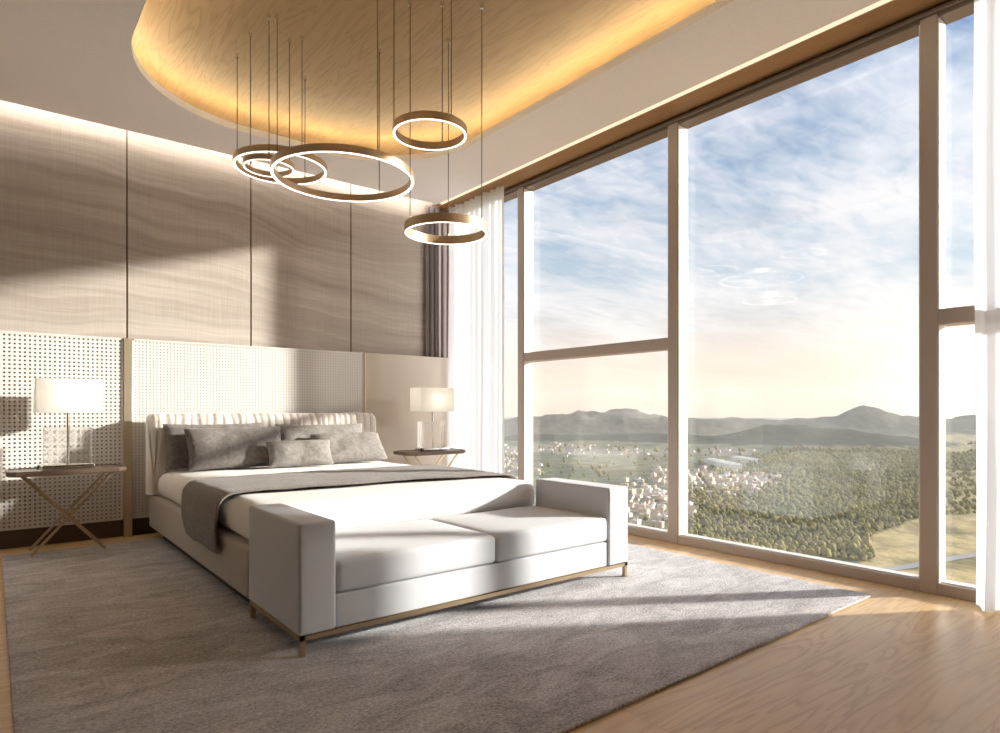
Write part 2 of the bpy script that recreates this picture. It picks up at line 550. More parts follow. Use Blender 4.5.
for a, b, rail in bays:
    segs = [(.062, HB)]
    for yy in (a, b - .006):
        bm = NB(); add_box(bm, (XW + .004, yy, .064), (XW + .097, yy + .006, HB - .002)); obj('sunlit_reveal', bm, M['frame_white'], win, smooth=False)  # white strips paint the sunlit sides of the mullions
    bm = NB(); add_box(bm, (XW + .03, a + .006, .0625), (XW + .097, b - .006, .068)); obj('sill_bead', bm, M['frame_white'], win, smooth=False)
    if rail:
        frame_part('rail', (XW + .002, a, 1.452), (XW + FD, b, 1.538))
        segs = [(.062, 1.452), (1.538, HB)]
    for z0, z1 in segs:
        bm = NB(); add_box(bm, (XW + .098, a, z0), (XW + .110, b, z1))
        obj('pane', bm, M['pane_glass'], win, smooth=False)

# ------------------------------------------------------------------ lower panelling behind the bed
def lattice_panel(label, x0, x1, pitch, strip, back, group):
    z0, z1 = .137, 1.552
    t = thing('woven_wall_panel', label, 'wall panel', ((x0 + x1) / 2, YP, z0), group)
    bm = NB(); add_box(bm, (x0, YP + .022, z0), (x1, YB - .002, z1), 0.003, 1); obj('backing_board', bm, back, t)
    bm = NB()
    nx = max(2, round((x1 - x0 - .02) / pitch)); nz = round((z1 - z0 - .02) / pitch)
    for i in range(nx + 1):
        x = x0 + .01 + (x1 - x0 - .02) * i / nx
        add_box(bm, (x - strip / 2, YP + .005, z0 + .002), (x + strip / 2, YP + .012, z1 - .002))
    for k in range(nz + 1):
        z = z0 + .01 + (z1 - z0 - .02) * k / nz
        add_box(bm, (x0 + .002, YP + .0054, z - strip / 2), (x1 - .002, YP + .0130, z + strip / 2))
    obj('woven_cane', bm, M['cane_white'], t, smooth=False)
    bm = NB()
    for lo, hi in (((x0, YP, z1 - .012), (x1, YP + .024, z1)), ((x0, YP, z0), (x1, YP + .024, z0 + .012)),
                   ((x0, YP, z0), (x0 + .012, YP + .024, z1)), ((x1 - .012, YP, z0), (x1, YP + .024, z1))):
        add_box(bm, lo, hi)
    obj('edge_frame', bm, M['cane_white'], t, smooth=False)
    return t
lattice_panel('coarse white woven cane wall panel behind the bedside table with the X-legs, beside the bed', XL, .800, .0295, .0170, M['cane_back'], 'wall panels behind the bed')
lattice_panel('wide fine-woven pale wall panel directly behind the bed headboard', .862, 2.855, .0250, .0165, M['cane_back_mid'], 'wall panels behind the bed')
t = thing('fabric_wall_panel', 'plain beige fabric wall panel between the bed and the window curtain', 'wall panel', (3.36, YP, .137), 'wall panels behind the bed')
bm = NB(); add_box(bm, (2.867, YP, .137), (3.868, YP + .04, 1.552), 0.006, 2); obj('fabric_face', bm, M['panel_fabric'], t)
bm = NB(); add_box(bm, (2.867, YP + .04, .137), (3.55, YB - .002, 1.552)); obj('backing_board', bm, M['cane_back'], t, smooth=False)
bm = NB(); add_box(bm, (.802, YP - .012, 0), (.860, YB - .002, 1.552), 0.003, 1); struct('trim_3', bm, M['brass_satin'])
bm = NB(); add_box(bm, (2.856, YP - .008, 0.0), (2.866, YB - .002, 1.556)); struct('trim_4', bm, M['brass'], smooth=False)
bm = NB(); add_box(bm, (3.869, YP - .006, 0.0), (3.879, YP + .04, 1.552)); struct('trim_5', bm, M['brass'], smooth=False)

# ------------------------------------------------------------------ curtains
def curtain(name, label, mat, y0, y1, xc, amp, wl, z0=.012, z1=CEIL - .004, seed=0, alongx=False, group=None):
    bm = NB()
    L = y1 - y0
    nu = int(L / wl * 14); nv = 16
    r = random.Random(seed)
    ph = [r.uniform(0, 6.3) for _ in range(4)]
    def P(i, j):
        s = L * i / nu; v = j / nv
        k = 2 * PI / wl
        spread = 0.75 + 0.35 * (1 - v)
        w = math.sin(k * s + ph[0] + .8 * math.sin(k * s * .31 + ph[1])) + .35 * math.sin(2.3 * k * s + ph[2] + v * .6)
        w *= amp * spread * (0.7 + .3 * math.sin(k * .23 * s + ph[3]))
        d = .010 * math.sin(v * 5 + s * 7) * (1 - v)
        if alongx:
            return V((y0 + s + d * .3, xc + w, z0 + (z1 - z0) * v))
        return V((xc + w, y0 + s + d, z0 + (z1 - z0) * v))
    grid_surface(bm, P, nu, nv)
    org = (y0 + L / 2, xc, z0) if alongx else (xc, y0 + L / 2, z0)
    o = obj(name, bm, mat, origin=org)
    return setp(o, label, 'curtain', group)
curtain('sheer_curtain', 'white sheer curtain gathered by the window next to the grey drape and bed wall', M['sheer'], 4.79, 5.685, 3.865, .042, .115, seed=3)
curtain('sheer_curtain', 'brightly backlit white sheer curtain at the window end nearest the viewer', M['sheer'], .47, 1.0, 3.835, .038, .14, seed=11)
curtain('drape', 'added dark taupe light-blocking drape, out of view, at the window end nearest the viewer, behind the backlit sheer', M['drape_fabric'], -1.2, .60, 3.925, .030, .14, seed=12)  # unseen drape, added to cut the light on the bench front
curtain('drape', 'dark taupe drape bunched in the corner between wall panel and sheer curtain', M['drape_fabric'], 3.60, 3.93, 5.768, .021, .075, seed=5, alongx=True)

# ------------------------------------------------------------------ rug
bm = NB(); soft_box(bm, (.052, 1.40, 0.001), (3.65, 5.42, .014), .006, (60, 70, 1), wob=0.0)
rug = obj('area_rug', bm, M['rug_pile'], origin=(1.845, 3.41, 0.0))
setp(rug, 'large grey streaked rug lying under the bed and bench on the oak floor', 'rug')
RZ = .014

# ------------------------------------------------------------------ bed
bed = thing('bed', 'wide upholstered bed with pleated white headboard and white mattress', 'bed', (1.91, 4.3, RZ))
bm = NB(); soft_box(bm, (.957, 3.13, .075), (2.85, 5.60, .335), .03, (24, 30, 4)); bb = obj('bed_base', bm, M['bed_fabric'], bed)
bm = NB(); add_box(bm, (1.02, 3.26, RZ), (2.77, 5.40, .078)); obj('plinth', bm, M['dark_joint'], bb, smooth=False)
bm = NB(); soft_box(bm, (.982, 3.108, .325), (2.828, 5.42, .525), .085, (40, 44, 4), dome=.012, wob=.006, puff=.006)
obj('mattress', bm, M['sheet_white'], bed)
# headboard: upright pad wrapped in tucked fabric
bm = NB()
HX0, HX1, HT = .925, 2.86, .965
ZB = .345
prof = []
y0, y1 = 5.415, 5.60
for k in range(12): prof.append((y0 + .03 * (k / 11) * 0, ZB + (HT - .075 - ZB) * k / 11, -1, 0))
for k in range(1, 9):
    a = PI - PI / 2 * k / 8
    prof.append((y0 + .07 + .07 * math.cos(a), HT - .07 + .07 * math.sin(a), math.cos(a), math.sin(a)))
for k in range(1, 5): prof.append((y0 + .07 + (y1 - .03 - y0 - .07) * k / 4, HT, 0, 1))
for k in range(1, 5):
    a = PI / 2 - PI / 2 * k / 4
    prof.append((y1 - .03 + .03 * math.cos(a), HT - .03 + .03 * math.sin(a), math.cos(a), math.sin(a)))
for k in range(1, 5): prof.append((y1, HT - .03 + (ZB - HT + .03) * k / 4, 1, 0))
NX = 520
tk = []
x = HX0
rr = random.Random(21)
while x < HX1:
    tk.append((x, rr.uniform(.6, 1.0), rr.uniform(-.3, .3)))
    x += rr.uniform(.042, .072)
def Ph(i, j):
    u = i / NX
    x = HX0 + (HX1 - HX0) * u
    py, pz, ny, nz = prof[j]
    e = 0
    for (tx, dp, sl) in tk:
        dx = x - (tx + sl * (HT - pz) * .35 + .05 * math.sin(tx * 9) * (HT - pz))
        if -.003 < dx < .06:
            e = max(e, dp * (math.exp(-dx / .011) if dx >= 0 else 1 + dx / .003))
    d = -.026 * e + .007 * mnoise.noise(V((x * 14, pz * 5, 2)))
    # rounded ends
    ed = min(x - HX0, HX1 - x)
    rd = .06
    sh = (1 - math.sqrt(max(0, 1 - (1 - min(1, ed / rd)) ** 2)))
    py2 = py + (5.51 - py) * sh * .75
    pz2 = pz - (sh * .05 if pz > .6 else 0)
    return V((x, py2 + ny * d, pz2 + nz * d))
rows = grid_surface(bm, Ph, NX, len(prof) - 1)
for rw in (rows[0], rows[-1]):
    bm.faces.new(rw)
obj('headboard', bm, M['head_fabric'], bed)

# throw laid across the bed, slightly askew
bm = NB()
path = []
def mtop(x):
    u = (x - 1.91) / .918
    return .527 + .012 * max(0, 1 - u ** 4)
ZH = .232
xl = .937
for k in range(14): path.append((xl - .012 * math.sin(PI * k / 13), ZH + (.45 - ZH) * k / 13))
for k in range(1, 9):
    a = PI - PI / 2 * k / 8
    path.append((xl + .09 + .09 * math.cos(a), .453 + .09 * math.sin(a)))
for k in range(1, 40):
    xx = xl + .09 + (2.872 - .09 - xl - .09) * k / 40
    path.append((xx, mtop(xx) + .016))
for k in range(0, 9):
    a = PI / 2 - PI / 2 * k / 8
    path.append((2.872 - .09 + .09 * math.cos(a), .453 + .09 * math.sin(a)))
for k in range(1, 10): path.append((2.872, .447 - (.447 - ZH) * k / 9))
NP = len(path) - 1
def Pr(i, j):
    px, pz = path[i]
    v = j / 30
    ya = 3.56 - .10 * (px - 1.0); yb = 4.36 - .04 * (px - 1.0)
    if px < 1.06: ya -= (.45 - min(.45, pz)) * .10; yb -= (.45 - min(.45, pz)) * .55
    y = ya + (yb - ya) * v
    w = .006 * mnoise.noise(V((px * 6, y * 7, pz * 6)))
    hang = max(0, .42 - pz)
    outw = hang * (.05 + .05 * math.sin(y * 16)) * (-1 if px < 2 else 1)
    return V((px + outw * .6, y + .012 * math.sin(px * 7 + v), pz + w + .003))
grid_surface(bm, Pr, NP, 30)
run = obj('bed_throw', bm, M['runner_fabric'], origin=(1.9, 3.95, .53))
md = run.modifiers.new('thick', 'SOLIDIFY'); md.thickness = .010; md.offset = 0
setp(run, 'dark grey-brown throw laid across the bed and hanging over its side', 'blanket')

# ------------------------------------------------------------------ pillows
def pillow(label, cx, ybase, w, h, th, lean, mat, seed, yaw=0.0, roll=0.0):
    bm = NB()
    N1, N2 = 34, 22
    def shape(side):
        def P(i, j):
            u, v = -1 + 2 * i / N1, -1 + 2 * j / N2
            k = max(0.0, (1 - u ** 4)) ** .55 * max(0.0, (1 - v ** 4)) ** .55
            pin = 1 - .055 * (u * u * (1 - abs(v) ** 3) * .0 + (1 - u * u) * abs(v) ** 6 + 0)
            pin2 = 1 - .05 * (1 - v * v) * abs(u) ** 6
            x = u * w / 2 * pin2; z = v * h / 2 * pin
            y = side * th / 2 * k
            nz = mnoise.noise(V((x * 7 + seed * 3.1, z * 7, side))) * .014 * k + mnoise.noise(V((x * 19 + seed, z * 23, side))) * .004 * k
            # creases running in from the corners
            cr = .006 * math.sin(9 * (abs(u) - abs(v)) + seed) * (abs(u * v)) * k
            return V((x, y + side * (nz + cr), z))
        return P
    a = grid_surface(bm, shape(-1), N1, N2)
    b = grid_surface(bm, shape(1), N1, N2)
    bmesh.ops.remove_doubles(bm, verts=bm.verts, dist=1e-5)
    R = Matrix.Rotation(yaw, 3, 'Z') @ Matrix.Rotation(-lean, 3, 'X') @ Matrix.Rotation(roll, 3, 'Y')
    zs = []
    for v in bm.verts:
        v.co = R @ v.co
        zs.append(v.co.z)
    zm = min(zs)
    for v in bm.verts:
        v.co += V((cx, ybase, .5435 - zm))
    o = obj('pillow', bm, mat, origin=(cx, ybase, .54))
    return setp(o, label, 'pillow', 'pillows on the bed')
pillow('grey pillow on the throw-hanging side, tucked upright behind the big front pillow', 1.38, 5.315, .74, .36, .13, .30, M['pillow_fabric'], 1)
pillow('large grey lumbar pillow in front on the throw-hanging side of the bed', 1.49, 5.14, .74, .345, .14, .42, M['pillow_fabric'], 2, yaw=.03)
pillow('shaded grey pillow against the headboard behind the pillow nearest the window', 2.26, 5.305, .80, .34, .13, .28, M['pillow_light'], 3)
pillow('pale grey pillow nearest the window, leaning back low on the bed', 2.41, 5.09, .64, .31, .14, .75, M['pillow_light'], 4, yaw=-.03)
pillow('small grey cushion in the middle, in front of the other pillows', 1.92, 4.945, .52, .225, .12, .45, M['pillow_light'], 5, yaw=-.06)

# ------------------------------------------------------------------ bench at the foot of the bed
BX0, BX1, BY0, BY1 = .945, 2.93, 2.45, 3.085
bench = thing('bench_sofa', 'off-white upholstered bench with two block arms and brass frame at the bed foot', 'sofa', ((BX0 + BX1) / 2, 2.77, RZ))
for a, b in ((BX0, BX0 + .158), (BX1 - .17, BX1)):
    bm = NB(); soft_box(bm, (a, BY0, .098), (b, BY1, .545), .014, (6, 14, 10)); obj('arm', bm, M['bench_fabric'], bench)
sx0, sx1 = BX0 + .160, BX1 - .172
bm = NB(); soft_box(bm, (sx0, BY0 + .012, .098), (sx1, BY1 - .01, .236), .008, (20, 6, 3)); obj('base', bm, M['bench_fabric'], bench)
mid = 1.945
for a, b in ((sx0 + .002, mid - .002), (mid + .002, sx1 - .002)):
    bm = NB(); soft_box(bm, (a, BY0 + .004, .240), (b, BY1 - .005, .376), .022, (18, 12, 4), dome=.012, wob=.0015); obj('seat_cushion', bm, M['bench_fabric'], bench)
bm = NB()
for lo, hi in (((BX0 + .005, BY0 + .004, .078), (BX1 - .005, BY0 + .026, .097)), ((BX0 + .005, BY1 - .026, .078), (BX1 - .005, BY1 - .004, .097)),
               ((BX0 + .005, BY0 + .004, .078), (BX0 + .027, BY1 - .004, .097)), ((BX1 - .027, BY0 + .004, .078), (BX1 - .005, BY1 - .004, .097))):
    add_box(bm, lo, hi)
obj('brass_frame', bm, M['brass'], bench, smooth=False)
for x in (BX0 + .005, BX1 - .027):
    for y in (BY0 + .004, BY1 - .026):
        bm = NB(); add_box(bm, (x, y, RZ + .0008), (x + .022, y + .022, .079), .001, 1); obj('leg', bm, M['brass'], bench)

# ------------------------------------------------------------------ bedside tables and lamps
def bedside_table(cx, cy, label):
    t = thing('bedside_table', label, 'bedside table', (cx, cy, RZ), 'bedside tables')
    w, d = .68, .36
    bm = NB()
    ch = .05
    out = [(-w / 2 + ch, -d / 2), (w / 2 - ch, -d / 2), (w / 2, -d / 2 + ch), (w / 2, d / 2 - ch), (w / 2 - ch, d / 2), (-w / 2 + ch, d / 2), (-w / 2, d / 2 - ch), (-w / 2, -d / 2 + ch)]
    lev = [(.555, .97), (.565, 1.0), (.585, 1.0), (.590, .99), (.590, .95), (.584, .945)]
    rows = [[bm.verts.new((cx + x * s, cy + y * s, z)) for x, y in out] for z, s in lev]
    for a, b in zip(rows[:-1], rows[1:]):
        for k in range(8):
            bm.faces.new((a[k], a[(k + 1) % 8], b[(k + 1) % 8], b[k]))
    bm.faces.new(rows[0]); bm.faces.new(rows[-1])
    obj('table_top', bm, M['table_wood'], t, smooth=False)
    for sy in (-.125, .105):
        for s in (-1, 1):
            bm = NB()
            add_bar(bm, (cx + s * .26, cy + sy + s * .012, .558), (cx - s * .21, cy + sy + s * .012, RZ + .0085), .017, .012, (0, 1, 0), .002)
            obj('leg', bm, M['brass'], t)
    bm = NB(); add_bar(bm, (cx + .02, cy - .125, .29), (cx + .02, cy + .105, .29), .012); obj('cross_bar', bm, M['brass'], t)
    return t
t1 = bedside_table(.41, 5.34, 'dark bedside table with crossed brass legs in front of the white woven panel')
t2 = copy_tree(t1); t2.location = (3.40, 5.36, RZ)
t2['label'] = 'dark bedside table with crossed brass legs beside the white curtain'

def table_lamp(cx, cy, label):
    Z = .590
    t = thing('table_lamp', label, 'lamp', (cx, cy, Z), 'table lamps')
    bm = NB(); add_box(bm, (cx - .15, cy - .085, Z + .001), (cx + .15, cy + .085, Z + .026), .004, 2); lb = obj('base', bm, M['chrome'], t)
    bm = NB(); add_box(bm, (cx - .14, cy - .055, Z + .027), (cx + .14, cy + .055, Z + .285), .004, 2); obj('glass_block', bm, M['block_glass'], t)
    bm = NB(); add_cyl(bm, (cx, cy, Z + .0265), (cx, cy, Z + .47), .0085, n=14); obj('stem', bm, M['chrome'], t)
    bm = NB()
    add_cyl(bm, (cx - .17, cy - .07, Z + .001), (cx - .17, cy - .07, Z + .022), .010, n=14)
    add_cyl(bm, (cx - .17, cy - .07, Z + .022), (cx - .17, cy - .07, Z + .030), .007, n=14)
    obj('switch', bm, M['dark_bronze'], lb)
    # box shade, open above and below
    w, d, z0, z1 = .385, .225, Z + .385, Z + .618
    bm = NB()
    r = .008
    def ringpts(w, d, z):
        p = []
        for (sx, sy, a0) in ((1, 1, 0), (-1, 1, 90), (-1, -1, 180), (1, -1, 270)):
            for k in range(4):
                a = math.radians(a0 + 30 * k)
                p.append(V((cx + sx * (w / 2 - r) + r * math.cos(a), cy + sy * (d / 2 - r) + r * math.sin(a), z)))
        return p
    lv = [ringpts(w, d, z0), ringpts(w, d, (z0 + z1) / 2), ringpts(w, d, z1), ringpts(w - .006, d - .006, z1), ringpts(w - .006, d - .006, z0)]
    rows = [[bm.verts.new(p) for p in l] for l in lv]
    for a, b in ((0, 1), (1, 2), (2, 3), (3, 4), (4, 0)):
        for k in range(16):
            bm.faces.new((rows[a][k], rows[a][(k + 1) % 16], rows[b][(k + 1) % 16], rows[b][k]))
    sh = obj('lamp_shade', bm, M['shade_cloth'], t)
    bm = NB()
    for s in (-1, 1):
        add_cyl(bm, (cx, cy, z0 + .02), (cx + s * (w / 2 - .005), cy, z0 + .02), .003, n=6)
    obj('shade_carrier', bm, M['chrome'], sh)
    bm = NB(); bmesh.ops.create_uvsphere(bm, u_segments=16, v_segments=10, radius=.034, matrix=Matrix.Translation((cx, cy, Z + .505)))
    obj('bulb', bm, M['bulb'], t)
    return t
l1 = table_lamp(.415, 5.36, 'lit box-shade table lamp on the bedside table by the white woven panel')
l2 = copy_tree(l1); l2.location = (3.425, 5.36, .590)
l2['label'] = 'lit box-shade table lamp with glass block foot beside the white curtain'

# ------------------------------------------------------------------ ring pendants
def ring(label, px, d, dz, R, angs, hb=.046, tb=.028):
    u = (px - 500) / FPX
    c = (FWD + RGT * u) * d
    z = 1 + dz
    t = thing('ring_pendant', label, 'pendant lamp', (c.x, c.y, z), 'ring pendants')
    N = 96
    ro, ri = R, R - tb
    sec = [(ro, 0.004), (ro - .003, 0), (ro - .003, hb), (ro - .0, hb - .003)]
    bm = NB()
    prof = [(ro, .003), (ro, hb - .002), (ro - .002, hb), (ri + .002, hb), (ri, hb - .002), (ri, .003), (ri + .003, .003), (ri + .003, .010), (ro - .003, .010), (ro - .003, .003)]
    def P(i, j):
        a = 2 * PI * i / N
        r, zz = prof[j % len(prof)]
        return V((c.x + r * math.cos(a), c.y + r * math.sin(a), z + zz))
    rows = [[bm.verts.new(P(i, j)) for j in range(len(prof))] for i in range(N)]
    for i in range(N):
        a, b = rows[i], rows[(i + 1) % N]
        for j in range(len(prof)):
            k = (j + 1) % len(prof)
            bm.faces.new((a[j], b[j], b[k], a[k]))
    obj('ring_band', bm, M['bronze'], t)
    bm = NB()
    prof2 = [(ro - .0035, .009), (ro - .0035, .001), (ri + tb * .28, .001), (ri + tb * .28, .009)]
    rows = [[bm.verts.new((c.x + r * math.cos(2 * PI * i / N), c.y + r * math.sin(2 * PI * i / N), z + zz)) for r, zz in prof2] for i in range(N)]
    for i in range(N):
        a, b = rows[i], rows[(i + 1) % N]
        for j in range(4):
            k = (j + 1) % 4
            bm.faces.new((a[j], b[j], b[k], a[k]))
    obj('light_strip', bm, M['ring_led'], t)
    for ang in angs:
        a = math.radians(ang)
        p = c + (RGT * math.cos(a) + FWD * math.sin(a)) * (R - tb / 2)
        bm = NB(); add_cyl(bm, (p.x, p.y, z + hb - .004), (p.x, p.y, ZR - .001), .0028, n=6); cb = obj('cable', bm, M['cable'], t)
        bm = NB(); add_cyl(bm, (p.x, p.y, ZR - .028), (p.x, p.y, ZR - .0005), .010, .013, n=14); obj('ceiling_anchor', bm, M['chrome'], cb)
        bm = NB(); add_cyl(bm, (p.x, p.y, z + hb), (p.x, p.y, z + hb + .014), .005, n=10); obj('cable_grip', bm, M['bronze'], cb)
    return t
ring('largest bronze ring pendant, lit along its lower edge, in the middle of the group', 344, 3.85, 1.390, .4235, (177.7, 70, 310), tb=.024)
ring('bronze ring pendant partly behind the largest ring, with a small ring inside it', 281, 4.30, 1.622, .303, (182.5, 75, 315), tb=.022)
ring('smallest ring pendant, hanging inside the view of another ring', 269, 4.00, 1.512, .155, (290, 159, 51.8), .036, .016)
ring('highest lit ring pendant, hanging against the wooden ceiling', 430, 3.55, 1.527, .2077, (189, 75, 311), tb=.018)
ring('lowest golden ring pendant, hanging in front of the curtain', 446.5, 3.87, 1.064, .254, (92, 214, 333.5), hb=.056, tb=.020)

# ------------------------------------------------------------------ landscape beyond the windows
GZ = -119.0                     # valley floor; the house stands on a hill
def ground_at(px, r):
    u = (px - 500) / FPX
    return (FWD + RGT * u) * r
hills = []
def hill(px, r, h, s, s2=None):
    p = ground_at(px, r)
    hills.append((p.x, p.y, h, s, s2 or s))
for px, h, s in ((430, 50, 190), (470, 36, 160), (505, 28, 120), (535, 38, 105), (562, 52, 100), (592, 60, 95), (622, 76, 85), (652, 58, 95), (688, 46, 110), (722, 44, 100), (757, 44, 100),
                 (795, 46, 110), (832, 56, 100), (866, 92, 85), (902, 60, 100), (945, 52, 120), (1000, 70, 150), (1070, 80, 200), (1160, 80, 240), (1280, 85, 300)):
    hill(px, 3000, h, s)
for px, r, h, s in ((788, 2100, 56, 95), (757, 2080, 22, 80), (828, 2150, 26, 90), (868, 2000, 22, 100), (692, 2200, 24, 110), (910, 2050, 20, 110), (540, 2400, 24, 150), (640, 2450, 26, 140)):
    hill(px, r, h, s)
def height(x, y):
    r = math.hypot(x, y)
    z = 0
    for hx, hy, h, s, s2 in hills:
        d2 = ((x - hx) ** 2 + (y - hy) ** 2) / (s * s)
        if d2 < 14:
            z += h * math.exp(-.5 * d2)
    f = 1 + .12 * mnoise.noise(V((x / 170, y / 170, 1.7))) + .14 * mnoise.noise(V((x / 65, y / 65, 4.1)))
    z = z * f * (1 + .22 * (.5 - abs(mnoise.noise(V((x / 120, y / 120, 3.3))) * 1.6)) + .10 * (.5 - abs(mnoise.noise(V((x / 45, y / 45, 6.1))) * 1.6)))
    z += 3.5 * mnoise.noise(V((x / 160, y / 160, 8.0))) * min(1, r / 700)
    return GZ + z
def view(x, y, z=GZ):
    p = V((x, y, 0))
    d = p.dot(FWD)
    if d < 1: return (None, None)
    return 500 + FPX * p.dot(RGT) / d, YH - FPX * (z - 1) / d
def town(px, py):
    """where houses stand"""
    t = 0
    for (cx, cy, sx, sy) in ((735, 482, 34, 9), (700, 478, 16, 9), (650, 505, 28, 15), (605, 452, 60, 3.5), (725, 452, 30, 3.5), (512, 458, 14, 11), (665, 478, 12, 8), (470, 470, 40, 20), (560, 449, 40, 4)):
        t = max(t, math.exp(-(((px - cx) / sx) ** 2 + ((py - cy) / sy) ** 2)))
    return t
def forest(px, py, x, y):
    w = 12 * mnoise.noise(V((x / 90, y / 90, 2)))
    f = 0
    if px > 690 and py > 452 + max(0, (775 - px) * .35) + w * .6 and py < 650: f = 1
    if px > 690 and 495 + w < py: f = 1
    if px > 872 + w and py > 524 + (915 - px) * .18 + w * .5: f = 0            # dry field
    if 560 < px <= 690 and py > 534: f = 1
    if (px > 770 and py > 562) or (px > 700 and py > 578): f = 0
    if px > 938: f *= (.75 if py < 470 else .12)
    if town(px, py) > .35: f = 0
    return f
import array
NA, NR = 240, 250
bm = NB()
cl = []
a0, a1 = math.radians(-14), math.radians(74)
rows = []
for i in range(NR + 1):
    r = 230 * (9500 / 230) ** (i / NR)
    row = []
    for k in range(NA + 1):
        a = a0 + (a1 - a0) * k / NA
        x, y = r * math.cos(a), r * math.sin(a)
        z = height(x, y)
        row.append(bm.verts.new((x, y, z)))
        px, py = view(x, y)
        hgt = z - GZ
        n1 = mnoise.noise(V((x / 70, y / 70, 0))); n2 = mnoise.noise(V((x / 300, y / 300, 5)))
        if px is None: px, py = 1500, 600
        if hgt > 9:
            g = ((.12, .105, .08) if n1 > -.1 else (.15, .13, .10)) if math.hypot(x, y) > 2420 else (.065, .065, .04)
        elif forest(px, py, x, y) > .5:
            g = (.085, .09, .04)
        elif town(px, py) > .3:
            g = (.30, .26, .21)
        elif px > 860 and py > 520:
            g = (.46, .35, .18) if n1 > -.25 else (.30, .25, .12)
        elif px > 935:
            g = (.42, .34, .18) if n1 > 0 else (.34, .29, .15)
        else:
            g = (.17, .18, .12) if n2 + .4 * n1 > 0 else (.22, .20, .13)
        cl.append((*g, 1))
    rows.append(row)
for i in range(NR):
    for k in range(NA):
        bm.faces.new((rows[i][k], rows[i][k + 1], rows[i + 1][k + 1], rows[i + 1][k]))
t = NT('land')
at = t.n('ShaderNodeAttribute', attribute_name='cover')
nz = t.noise(t.coords('Object'), .03, 6, .65)
c = t.mix(t.ramp(nz.outputs[0], [(.35, (0, 0, 0)), (.65, (1, 1, 1))]), t.mix(1.0, at.outputs[0], (.62, .62, .6, 1), 'MULTIPLY'), t.mix(1.0, at.outputs[0], (1.3, 1.28, 1.2, 1), 'MULTIPLY'))
M['land'] = t.done(t.bsdf(c, .95, 0, t.bump(nz.outputs[0], .6, 6.0), .1))
terr = obj('terrain', bm, M['land'])
terr['kind'] = 'structure'
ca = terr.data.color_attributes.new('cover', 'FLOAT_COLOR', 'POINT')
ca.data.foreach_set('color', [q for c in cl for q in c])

def leafmat(name, a, b):
    t = NT(name)
    oi = t.n('ShaderNodeObjectInfo')
    nz = t.noise(t.n('ShaderNodeNewGeometry').outputs['Position'], .016, 4, .6)
    geo = t.n('ShaderNodeNewGeometry')
    v = t.math('ADD', t.math('MULTIPLY', geo.outputs['Random Per Island'], .4), t.math('MULTIPLY', t.ramp(nz.outputs[0], [(.35, (0, 0, 0)), (.65, (1, 1, 1))]), .6))
    c = t.mix(v, a, b)
    c = t.mix(t.math('MULTIPLY', oi.outputs['Random'], .4), c, (.26, .23, .08, 1))
    M[name] = t.done(t.bsdf(c, .9, 0, None, .1))
leafmat('foliage', (.10, .10, .04, 1), (.42, .35, .15, 1))
# one crown shape, several variants
def crown(seed, r=1.0, sub=2):
    bm = NB()
    bmesh.ops.create_icosphere(bm, subdivisions=sub, radius=1)
    for v in bm.verts:
        n = 1 + .28 * mnoise.noise(v.co * 2.1 + V((seed, 0, 0))) + .16 * mnoise.noise(v.co * 4.7 + V((0, seed, 0)))
        v.co = V((v.co.x * n, v.co.y * n, v.co.z * n * (1.15 if v.co.z > 0 else .8)))
        v.co.z += .95
    return bm
def tree_mesh(seed):
    bm = crown(seed)
    add_cyl(bm, (0, 0, -.2), (0, 0, .5), .14, .09, 7)
    for f in bm.faces: f.smooth = True
    me = bpy.data.meshes.new('tree')
    bm.to_mesh(me); bm.free()
    me.materials.append(M['foliage'])
    return me
TM = [tree_mesh(s * 3.7) for s in range(5)]
# sample forest positions, crowns kept apart
rt = random.Random(5)
cells = {}
def free(x, y, rad):
    k = 14.0
    ix, iy = int(x // k), int(y // k)
    for i in range(ix - 3, ix + 4):
        for j in range(iy - 3, iy + 4):
            for (qx, qy, qr) in cells.get((i, j), ()):
                if (qx - x) ** 2 + (qy - y) ** 2 < (qr + rad) ** 2:
                    return False
    cells.setdefault((ix, iy), []).append((x, y, rad))
    return True
plain('hall_wall', rgb(222, 216, 208), .8, var=.02)
# two long white halls by the town
for k, (px, py, w, l) in enumerate(((722, 466.5, 26, 150), (745, 462, 24, 90))):
    r = FPX * (1 - GZ) / (py - YH); p = ground_at(px, r)
    bm = NB(); add_box(bm, (-w / 2, -l / 2, -2), (w / 2, l / 2, 10), .5, 1)
    for q in range(8):
        add_box(bm, (-w / 2 + 2, -l / 2 + l * (q + .25) / 8, 10), (w / 2 - 2, -l / 2 + l * (q + .6) / 8, 11.5))
    an = math.radians(-38 + k * 6)
    for q in range(-6, 7): cells.setdefault((int((p.x - math.sin(an) * l / 13 * q) // 14), int((p.y + math.cos(an) * l / 13 * q) // 14)), []).append((p.x - math.sin(an) * l / 13 * q, p.y + math.cos(an) * l / 13 * q, w * .6))
    o = obj('factory_hall', bm, M['hall_wall'], smooth=False)
    o.location = (p.x, p.y, height(p.x, p.y)); o.rotation_euler = (0, 0, an)
    setp(o, ('long low white hall beyond the thickest cluster of houses', 'shorter pale hall behind the long white hall in the valley')[k], 'building')
